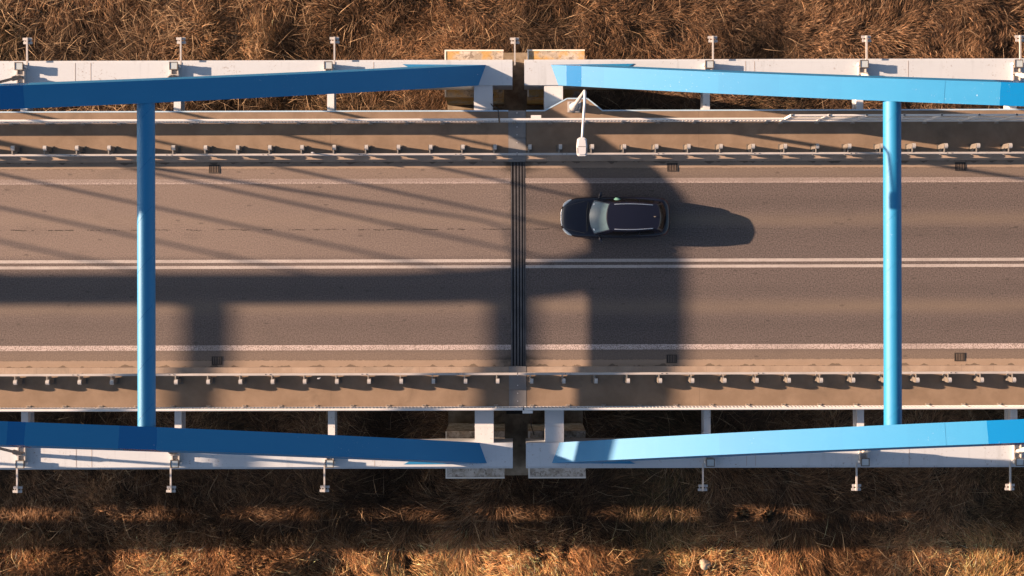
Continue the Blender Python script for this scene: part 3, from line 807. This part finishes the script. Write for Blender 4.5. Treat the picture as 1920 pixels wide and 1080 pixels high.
def interp(tab, t):
    xs = [a[0] for a in tab]; return float(np.interp(t, xs, [a[1] for a in tab]))
def make_car():
    root = thing('station_wagon', 'black estate car with silver roof rails driving left past the joint', 'car', (2.05, 2.05, 0.008))
    HW = [(0, .36), (.03, .44), (.08, .52), (.16, .615), (.28, .715), (.45, .815), (.7, .88), (1.2, .903), (2.5, .907), (3.5, .905), (4.0, .89), (4.2, .872), (4.45, .828), (4.6, .765), (4.7, .675), (4.76, .58), (4.81, .44)]
    ZT = [(0, .60), (.03, .655), (.08, .70), (.16, .735), (.28, .765), (.45, .80), (.7, .845), (1.0, .89), (1.3, .935), (2.5, .97), (3.5, .985), (4.2, 1.0), (4.5, .99), (4.66, .93), (4.76, .86), (4.81, .78)]
    ts = [0, .03, .08, .16, .28, .45, .7, .85, 1.0, 1.15, 1.3, 1.7, 2.1, 2.5, 3.0, 3.5, 3.8, 4.0, 4.2, 4.3, 4.42, 4.52, 4.6, 4.66, 4.72, 4.76, 4.81]
    secs = []
    for t in ts:
        w = interp(HW, t); zt = interp(ZT, t)
        zb = 0.22 if 0.1 < t < 4.7 else 0.30
        half = [(0.0, zb), (w * .80, zb), (w * .955, zb + .10), (w, .48), (w * .995, .62 if zt > .72 else zt - .10), (w * .965, zt - .10), (w * .90, zt - .035), (w * .78, zt - .005), (w * .45, zt + .028), (0.0, zt + .038)]
        half[4] = (half[4][0], min(half[4][1], zt - .12)); half[3] = (half[3][0], min(.48, half[4][1] - .05))
        secs.append([(t, y, z) for y, z in half] + [(t, -y, z) for y, z in half[-2:0:-1]])
    n = len(secs[0]); vs = [p for s_ in secs for p in s_]; fs = []
    for i in range(len(secs) - 1):
        for k in range(n): fs.append((i * n + k, i * n + (k + 1) % n, (i + 1) * n + (k + 1) % n, (i + 1) * n + k))
    mb = MB().add(vs, fs, True); mb.add(secs[0], [tuple(range(n))]); mb.add(secs[-1], [tuple(range(n))])
    # cabin surfaces
    def ws_bot(v): return Vector((1.20 + .26 * v * v, .755 * v, .965 - .03 * v * v))
    def ws_top(v): return Vector((1.98 + .14 * v * v, .585 * v, 1.425 - .045 * v * v))
    def rw_top(v): return Vector((4.30 - .12 * v * v, .555 * v, 1.375 - .04 * v * v))
    def rw_bot(v): return Vector((4.62 - .20 * v * v, .67 * v, 1.02 - .01 * v * v))
    def roof(u, q):
        v = q * 2 - 1
        p = ws_top(v).lerp(rw_top(v), u); w = .585 + .045 * math.sin(math.pi * min(1, u * 1.1)) - .03 * u
        p.y = v * w; p.z += .035 * math.sin(math.pi * u) ; return p
    def wscreen(u, q):
        v = q * 2 - 1; p = ws_bot(v).lerp(ws_top(v), u); p.z += .03 * math.sin(math.pi * u); return p
    def rwin(u, q):
        v = q * 2 - 1; p = rw_top(v).lerp(rw_bot(v), u); p.x += .03 * math.sin(math.pi * u); return p
    def side(s):
        def f(u, r):
            a = ws_bot(s); b = rw_bot(s)
            lo = a.lerp(b, u); lo.y = s * (abs(a.y) * (1 - u) + abs(b.y) * u + .115 * math.sin(math.pi * u) ** 0.8); lo.z = .935 + .07 * u
            hi = roof(u, (s + 1) / 2)
            p = lo.lerp(hi, r); p.y += s * .03 * math.sin(math.pi * r); return p
        return f
    mb.grid(roof, 16, 10); mb.grid(wscreen, 8, 10); mb.grid(rwin, 6, 10)
    for s in (1, -1): mb.grid(side(s), 20, 6)
    body = mb.build('body', M['paint'], root)
    def patch(fn, u0, u1, v0, v1, off, name, mat, nu=8, nv=8, par=root, th=True):
        c = Vector((2.6, 0, .6))
        def g(u, v):
            U, V = u0 + (u1 - u0) * u, v0 + (v1 - v0) * v
            p = fn(U, V); e = 1e-3
            du = fn(min(1, U + e), V) - fn(max(0, U - e), V); dv = fn(U, min(1, V + e)) - fn(U, max(0, V - e))
            nrm = du.cross(dv)
            nrm = nrm.normalized() if nrm.length > 1e-12 else Vector((0, 0, 1))
            if nrm.dot(p - c) < 0: nrm = -nrm
            return p + nrm * off
        o = MB().grid(g, nu, nv).build(name, mat, par)
        return o
    patch(wscreen, .05, .96, .035, .965, .006, 'windscreen', M['screen'], 10, 12)
    patch(wscreen, .10, .17, .10, .155, .010, 'sticker', M['plate_white'], 2, 2)
    patch(wscreen, .09, .16, .86, .905, .010, 'sticker', M['plate_white'], 2, 2)
    patch(rwin, .15, .85, .07, .93, .006, 'rear_window', M['dark_glass'], 6, 10)
    for s in (1, -1):
        for a, b in ((.10, .375), (.395, .63), (.65, .90)):
            patch(side(s), a, b, .10, .86, .006, 'side_window', M['dark_glass'], 8, 5)
        pts = []
        for i in range(13):
            u = .10 + .80 * i / 12; p = roof(u, .5 + s * .455); z = .035 if 0 < i < 12 else 0.0
            pts.append((p.x, p.y, p.z + z))
        MB().tube(pts, .018, 8).build('roof_rail', M['chrome'], root)
        # mirror
        mm = MB().tube([(1.66, s * .84, .97), (1.72, s * .93, 1.0)], .03, 8)
        mm.tube([(1.68, s * .90, 1.01), (1.71, s * .97, 1.02), (1.76, s * 1.06, 1.02), (1.78, s * 1.10, 1.01)], [.05, .075, .065, .03], 10)
        mm.build('wing_mirror', M['paint'], root)
        # headlight, wraps the corner
        hl = []
        for (t, y, z) in ((.10, .48, .665), (.15, .565, .68), (.24, .65, .70), (.34, .725, .715), (.46, .79, .73)):
            hl.append((t, s * y, z))
        MB().tube(hl, [.03, .055, .060, .052, .02], 10).build('headlight', M['lampglass'], root)
        tl = [(4.42, s * .80, .83), (4.55, s * .745, .84), (4.65, s * .67, .83), (4.71, s * .58, .82)]
        MB().tube(tl, [.02, .035, .035, .02], 10).build('tail_light', M['redglass'], root)
        for t in (.90, 3.74):
            y = s * .765
            wl = MB().tube([(t, y - s * .11, .325), (t, y - s * .10, .325), (t, y + s * .09, .325), (t, y + s * .105, .325)], [.27, .325, .325, .28], 28).build('wheel', M['tyre'], root)
            MB().tube([(t, y + s * .1051, .325), (t, y + s * .112, .325)], .22, 20).build('rim', M['rim'], wl)
        # bonnet shut line
        bl = MB().tube([(.22, s * .50, .792), (.6, s * .60, .862), (1.05, s * .71, .922)], .006, 5)
        bl.build('bonnet_crease', M['chrome'] if False else M['galv_dark'], body)
    # grille edge, bumper strip, plate
    MB().tube([(.045, -.36, .672), (.02, -.20, .665), (.012, 0, .662), (.02, .20, .665), (.045, .36, .672)], .028, 8).build('grille_surround', M['chrome'], root)
    MB().box(-.012, -.002, -.26, .26, .40, .51).build('number_plate', M['plate_white'], root)
    MB().box(4.812, 4.82, -.26, .26, .62, .73).build('number_plate', M['plate_white'], root)
    MB().tube([(1.15, -.62, .962), (1.13, -.2, .985), (1.13, .2, .985), (1.20, .66, .955)], .022, 8).build('wiper_cowl', M['trimblack'], root)
    for a, b in (((1.19, .10, .992), (1.26, .60, .985)), ((1.19, -.45, .985), (1.20, .08, 1.0))):
        MB().tube([a, b], .012, 6).build('wiper', M['trimblack'], root)
    ant = MB().prism([(4.02, 1.42), (4.16, 1.41), (4.14, 1.452), (4.10, 1.455)], -.02, .02, 'y').build('antenna', M['trimblack'], root)
    return root
car = make_car()
def car_person():
    root = thing('person', 'passenger in mint green sleeve resting an elbow at the car window', 'person', (2.05, 2.05, 0.008))
    J = [(3.05, .36, .55), (2.98, .36, .80), (2.95, .36, 1.02), (2.92, .36, 1.14), (2.90, .36, 1.24), (2.90, .36, 1.32),
         (2.88, .54, 1.00), (2.42, .73, 1.10), (2.10, .58, 1.02), (2.02, .53, 1.01),
         (2.92, .18, 1.00), (2.72, .14, .78), (2.45, .22, .70), (2.38, .24, .69),
         (2.65, .46, .58), (2.25, .46, .60), (2.15, .46, .30), (2.02, .46, .26),
         (2.65, .26, .58), (2.25, .26, .60), (2.15, .26, .30), (2.02, .26, .26)]
    E = [(0, 1), (1, 2), (2, 3), (3, 4), (4, 5), (2, 6), (6, 7), (7, 8), (8, 9), (2, 10), (10, 11), (11, 12), (12, 13), (0, 14), (14, 15), (15, 16), (16, 17), (0, 18), (18, 19), (19, 20), (20, 21)]
    rad = [.15, .15, .14, .055, .095, .07, .065, .085, .042, .035, .065, .055, .042, .035, .085, .065, .05, .04, .085, .065, .05, .04]
    def skin(idx_e, name, mat, par, k=1.0):
        me = bpy.data.meshes.new(name); me.from_pydata(J, idx_e, [])
        o = bpy.data.objects.new(name, me); COL.objects.link(o); o.parent = par
        o.modifiers.new('skin', 'SKIN'); sub = o.modifiers.new('sub', 'SUBSURF'); sub.levels = 1; sub.render_levels = 2
        for i, v in enumerate(me.skin_vertices[0].data):
            v.radius = (rad[i] * k, rad[i] * k); v.use_root = (i == 0)
        me.materials.append(mat); return o
    b = skin(E, 'body', M['skin'], root)
    # sleeve over the upper arm and elbow
    MB().tube([(2.86, .56, 1.02), (2.62, .66, 1.08), (2.48, .745, 1.115), (2.39, .76, 1.115), (2.31, .72, 1.10)], [.085, .09, .10, .095, .05], 14).build('sleeve', M['mint'], root)
    return root
car_person()

# ------------------------------------------------------------------ dry grass
def vnoise(x, y, seed, freq):
    r = np.random.default_rng(seed); T = r.random((64, 64))
    X, Y = x * freq + 13.7, y * freq + 7.1
    xi, yi = np.floor(X).astype(int), np.floor(Y).astype(int); fx, fy = X - xi, Y - yi
    fx, fy = fx * fx * (3 - 2 * fx), fy * fy * (3 - 2 * fy)
    g = lambda a, b: T[a % 64, b % 64]
    return (g(xi, yi) * (1 - fx) + g(xi + 1, yi) * fx) * (1 - fy) + (g(xi, yi + 1) * (1 - fx) + g(xi + 1, yi + 1) * fx) * fy
def build_grass():
    # tuft centres: dense in the strips the camera sees, none far under the deck
    bx = []
    for (y0, y1, dens) in ((6.0, 18.5, 10.0), (-21.0, -6.0, 10.0), (-6.0, 6.0, 1.2), (18.5, 26.0, 4.0), (-29.0, -21.0, 4.0)):
        n = int(76 * (y1 - y0) * dens)
        bx.append(np.stack([rng.uniform(-38, 38, n), rng.uniform(y0, y1, n)], 1))
    T = np.concatenate(bx)
    keep = ~((np.abs(T[:, 0]) < 3.5) & (np.abs(T[:, 1]) < 10.5))
    T = T[keep]; nT = len(T)
    tx, ty = T[:, 0], T[:, 1]
    flow = 2 * math.pi * (1.35 * vnoise(tx, ty, 1, 0.16) + 0.55 * vnoise(tx, ty, 2, 0.5)) + 0.8 + rng.normal(0, 0.25, nT)
    hgt = 0.13 + 0.52 * vnoise(tx, ty, 3, 0.55) * vnoise(tx, ty, 4, 0.17) * 2.0
    mess = 0.12 + 0.95 * vnoise(tx, ty, 5, 0.2) ** 1.6
    NB = 34
    ti = np.repeat(np.arange(nT), NB); n = len(ti)
    th = flow[ti] + rng.normal(0, 1, n) * mess[ti] * 0.75
    px = tx[ti] + rng.normal(0, 0.20, n); py = ty[ti] + rng.normal(0, 0.20, n)
    L = rng.uniform(0.25, 0.85, n) * (0.7 + 0.6 * vnoise(tx, ty, 6, 0.25))[ti]
    H = hgt[ti] * rng.uniform(0.5, 1.3, n)
    wd = rng.uniform(0.0035, 0.009, n) * np.where(rng.random(n) < 0.02, 1.4, 1.0)
    rr = np.array([0.0, 0.22, 0.62, 1.0]); hh = np.array([0.0, 0.75, 1.0, 0.62]); wt = np.array([1.0, 1.0, 0.75, 0.12])
    stem = rng.random(n) < 0.006 + 0.035 * np.clip((-6 - tx[ti]) / 16, 0, 1) * (ty[ti] > 0)
    L = np.where(stem, rng.uniform(1.0, 1.9, n), L); wd = np.where(stem, rng.uniform(0.007, 0.013, n), wd)
    th = np.where(stem, rng.uniform(0, 2 * math.pi, n), th); H = np.where(stem, H * 1.15 + 0.08, H)
    droop = rng.uniform(-0.5, 0.35, n)
    gzv = gz(px, py)
    roll = rng.normal(0, 0.6, n)
    verts = np.zeros((n, 8, 3), np.float32)
    bend = rng.normal(0, 0.25, n)
    for k in range(4):
        a = th + bend * rr[k]
        cx = px + np.cos(a) * rr[k] * L; cy = py + np.sin(a) * rr[k] * L
        cz = gzv - 0.03 + H * (hh[k] + (droop * 0.4 if k == 3 else 0))
        ox = -np.sin(a) * np.cos(roll) * wd * wt[k]; oy = np.cos(a) * np.cos(roll) * wd * wt[k]; oz = np.sin(roll) * wd * wt[k]
        verts[:, 2 * k] = np.stack([cx - ox, cy - oy, cz - oz], 1); verts[:, 2 * k + 1] = np.stack([cx + ox, cy + oy, cz + oz], 1)
    base = (np.arange(n) * 8)[:, None, None]
    q = np.array([[0, 1, 3, 2], [2, 3, 5, 4], [4, 5, 7, 6]])[None]
    faces = (base + q).reshape(-1, 4).astype(np.int32)
    me = bpy.data.meshes.new('dry_grass')
    me.vertices.add(n * 8); me.vertices.foreach_set('co', verts.reshape(-1))
    nf = len(faces)
    me.loops.add(nf * 4); me.loops.foreach_set('vertex_index', faces.reshape(-1))
    me.polygons.add(nf); me.polygons.foreach_set('loop_start', np.arange(nf, dtype=np.int32) * 4)
    me.polygons.foreach_set('loop_total', np.full(nf, 4, np.int32))
    # natural straw colours per blade, with sunlight painted in at the bottom
    pal = np.array([(0.31, 0.160, 0.074), (0.42, 0.235, 0.118), (0.52, 0.33, 0.185), (0.15, 0.078, 0.040), (0.075, 0.044, 0.026)])
    pw = vnoise(tx, ty, 8, 0.35)[ti]
    u = rng.random(n)
    idx = np.where(u < 0.16 + 0.25 * pw, 0, np.where(u < 0.42 + 0.25 * pw, 1, np.where(u < 0.50 + 0.22 * pw, 2, np.where(u < 0.80, 3, 4))))
    c = pal[idx] * rng.uniform(0.75, 1.2, n)[:, None] * rng.uniform(0.55, 1.3, nT)[ti][:, None]
    green = np.clip((vnoise(tx, ty, 9, 0.16) - 0.66) * 4, 0, 1)[ti] * (rng.random(n) < 0.5)
    c = c * (1 - 0.55 * green[:, None]) + 0.55 * green[:, None] * np.array((0.10, 0.105, 0.030))
    c *= (0.14 + 1.02 * vnoise(tx, ty, 10, 0.24)[ti] ** 1.3)[:, None]
    c *= np.where(rng.random(n) < 0.09, 1.85, 0.9)[:, None]
    c = np.where(stem[:, None], np.array((0.40, 0.27, 0.155)) * rng.uniform(0.35, 1.0, n)[:, None], c)
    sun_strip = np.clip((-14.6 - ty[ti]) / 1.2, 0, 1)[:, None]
    c *= 1 + sun_strip * np.array((1.7, 1.45, 1.1))  # sunlight painted into the blade colours of the bottom strip
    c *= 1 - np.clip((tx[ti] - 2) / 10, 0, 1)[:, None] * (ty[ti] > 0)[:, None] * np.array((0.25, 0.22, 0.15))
    c = np.minimum(c, 0.75)
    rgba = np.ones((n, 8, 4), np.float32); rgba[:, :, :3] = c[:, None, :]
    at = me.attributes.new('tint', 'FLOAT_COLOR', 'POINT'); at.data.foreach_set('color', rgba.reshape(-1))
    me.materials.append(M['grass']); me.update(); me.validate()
    o = bpy.data.objects.new('dry_grass', me); COL.objects.link(o)
    o['kind'] = 'stuff'; o['label'] = 'tall dry brown grass covering the ground below the bridge'; o['category'] = 'grass'
    return o
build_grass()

# a few single things in the grass
def tuft_ball(name, x, y, r, mat_cols, lab, cat, nbl=260):
    z = float(gz(np.array(x), np.array(y))); mb = MB()
    for i in range(nbl):
        a = random.uniform(0, 2 * math.pi); e = random.uniform(0.1, 1.4)
        d = Vector((math.cos(a) * math.cos(e), math.sin(a) * math.cos(e), math.sin(e)))
        p = d * r * random.uniform(0.3, 0.75); q = d * r * random.uniform(0.85, 1.1)
        s_ = d.cross(Vector((random.random(), random.random(), random.random()))).normalized() * 0.035
        mb.add([p - s_, p + s_, q + s_ * 0.3, q - s_ * 0.3], [(0, 1, 2, 3)])
    o = thing(name, lab, cat, (x, y, z + 0.25))
    mb.build('foliage', mat_cols, o)
    MB().tube([(0, 0, -0.5), (0, 0, 0.1), (0.03, 0.02, r * 0.5)], [0.05, 0.04, 0.02], 6).build('stem', M['rod'], o)
    return o
M['shrub'] = plain('dark_shrub_leaf', (0.020, 0.020, 0.014), 0.8, var=0.4)
tuft_ball('shrub', 12.75, -14.1, 0.42, M['shrub'], 'dark round shrub in the lower grass, left of its pair', 'shrub')
tuft_ball('shrub', 14.15, -14.15, 0.42, M['shrub'], 'dark round shrub in the lower grass, right of its pair', 'shrub')
def boulder(x, y, r, mat, lab):
    mb = MB(); z = float(gz(np.array(x), np.array(y)))
    def f(u, v):
        a, e = 2 * math.pi * u, math.pi * (v - 0.5)
        k = r * (1 + 0.12 * math.sin(3 * a + 1) * math.cos(e) + 0.08 * math.sin(5 * e + a))
        return Vector((k * math.cos(a) * math.cos(e), k * math.sin(a) * math.cos(e), k * 0.8 * math.sin(e)))
    mb.grid(f, 18, 10); o = mb.build('boulder', mat); o.location = (x, y, z + 0.55); tag(o, lab, 'stone'); return o
M['stone'] = mk_concrete('field_stone', (0.34, 0.27, 0.20), (0.46, 0.38, 0.29))
boulder(10.6, -16.85, 0.30, M['stone'], 'pale round stone in the sunlit grass at the bottom')
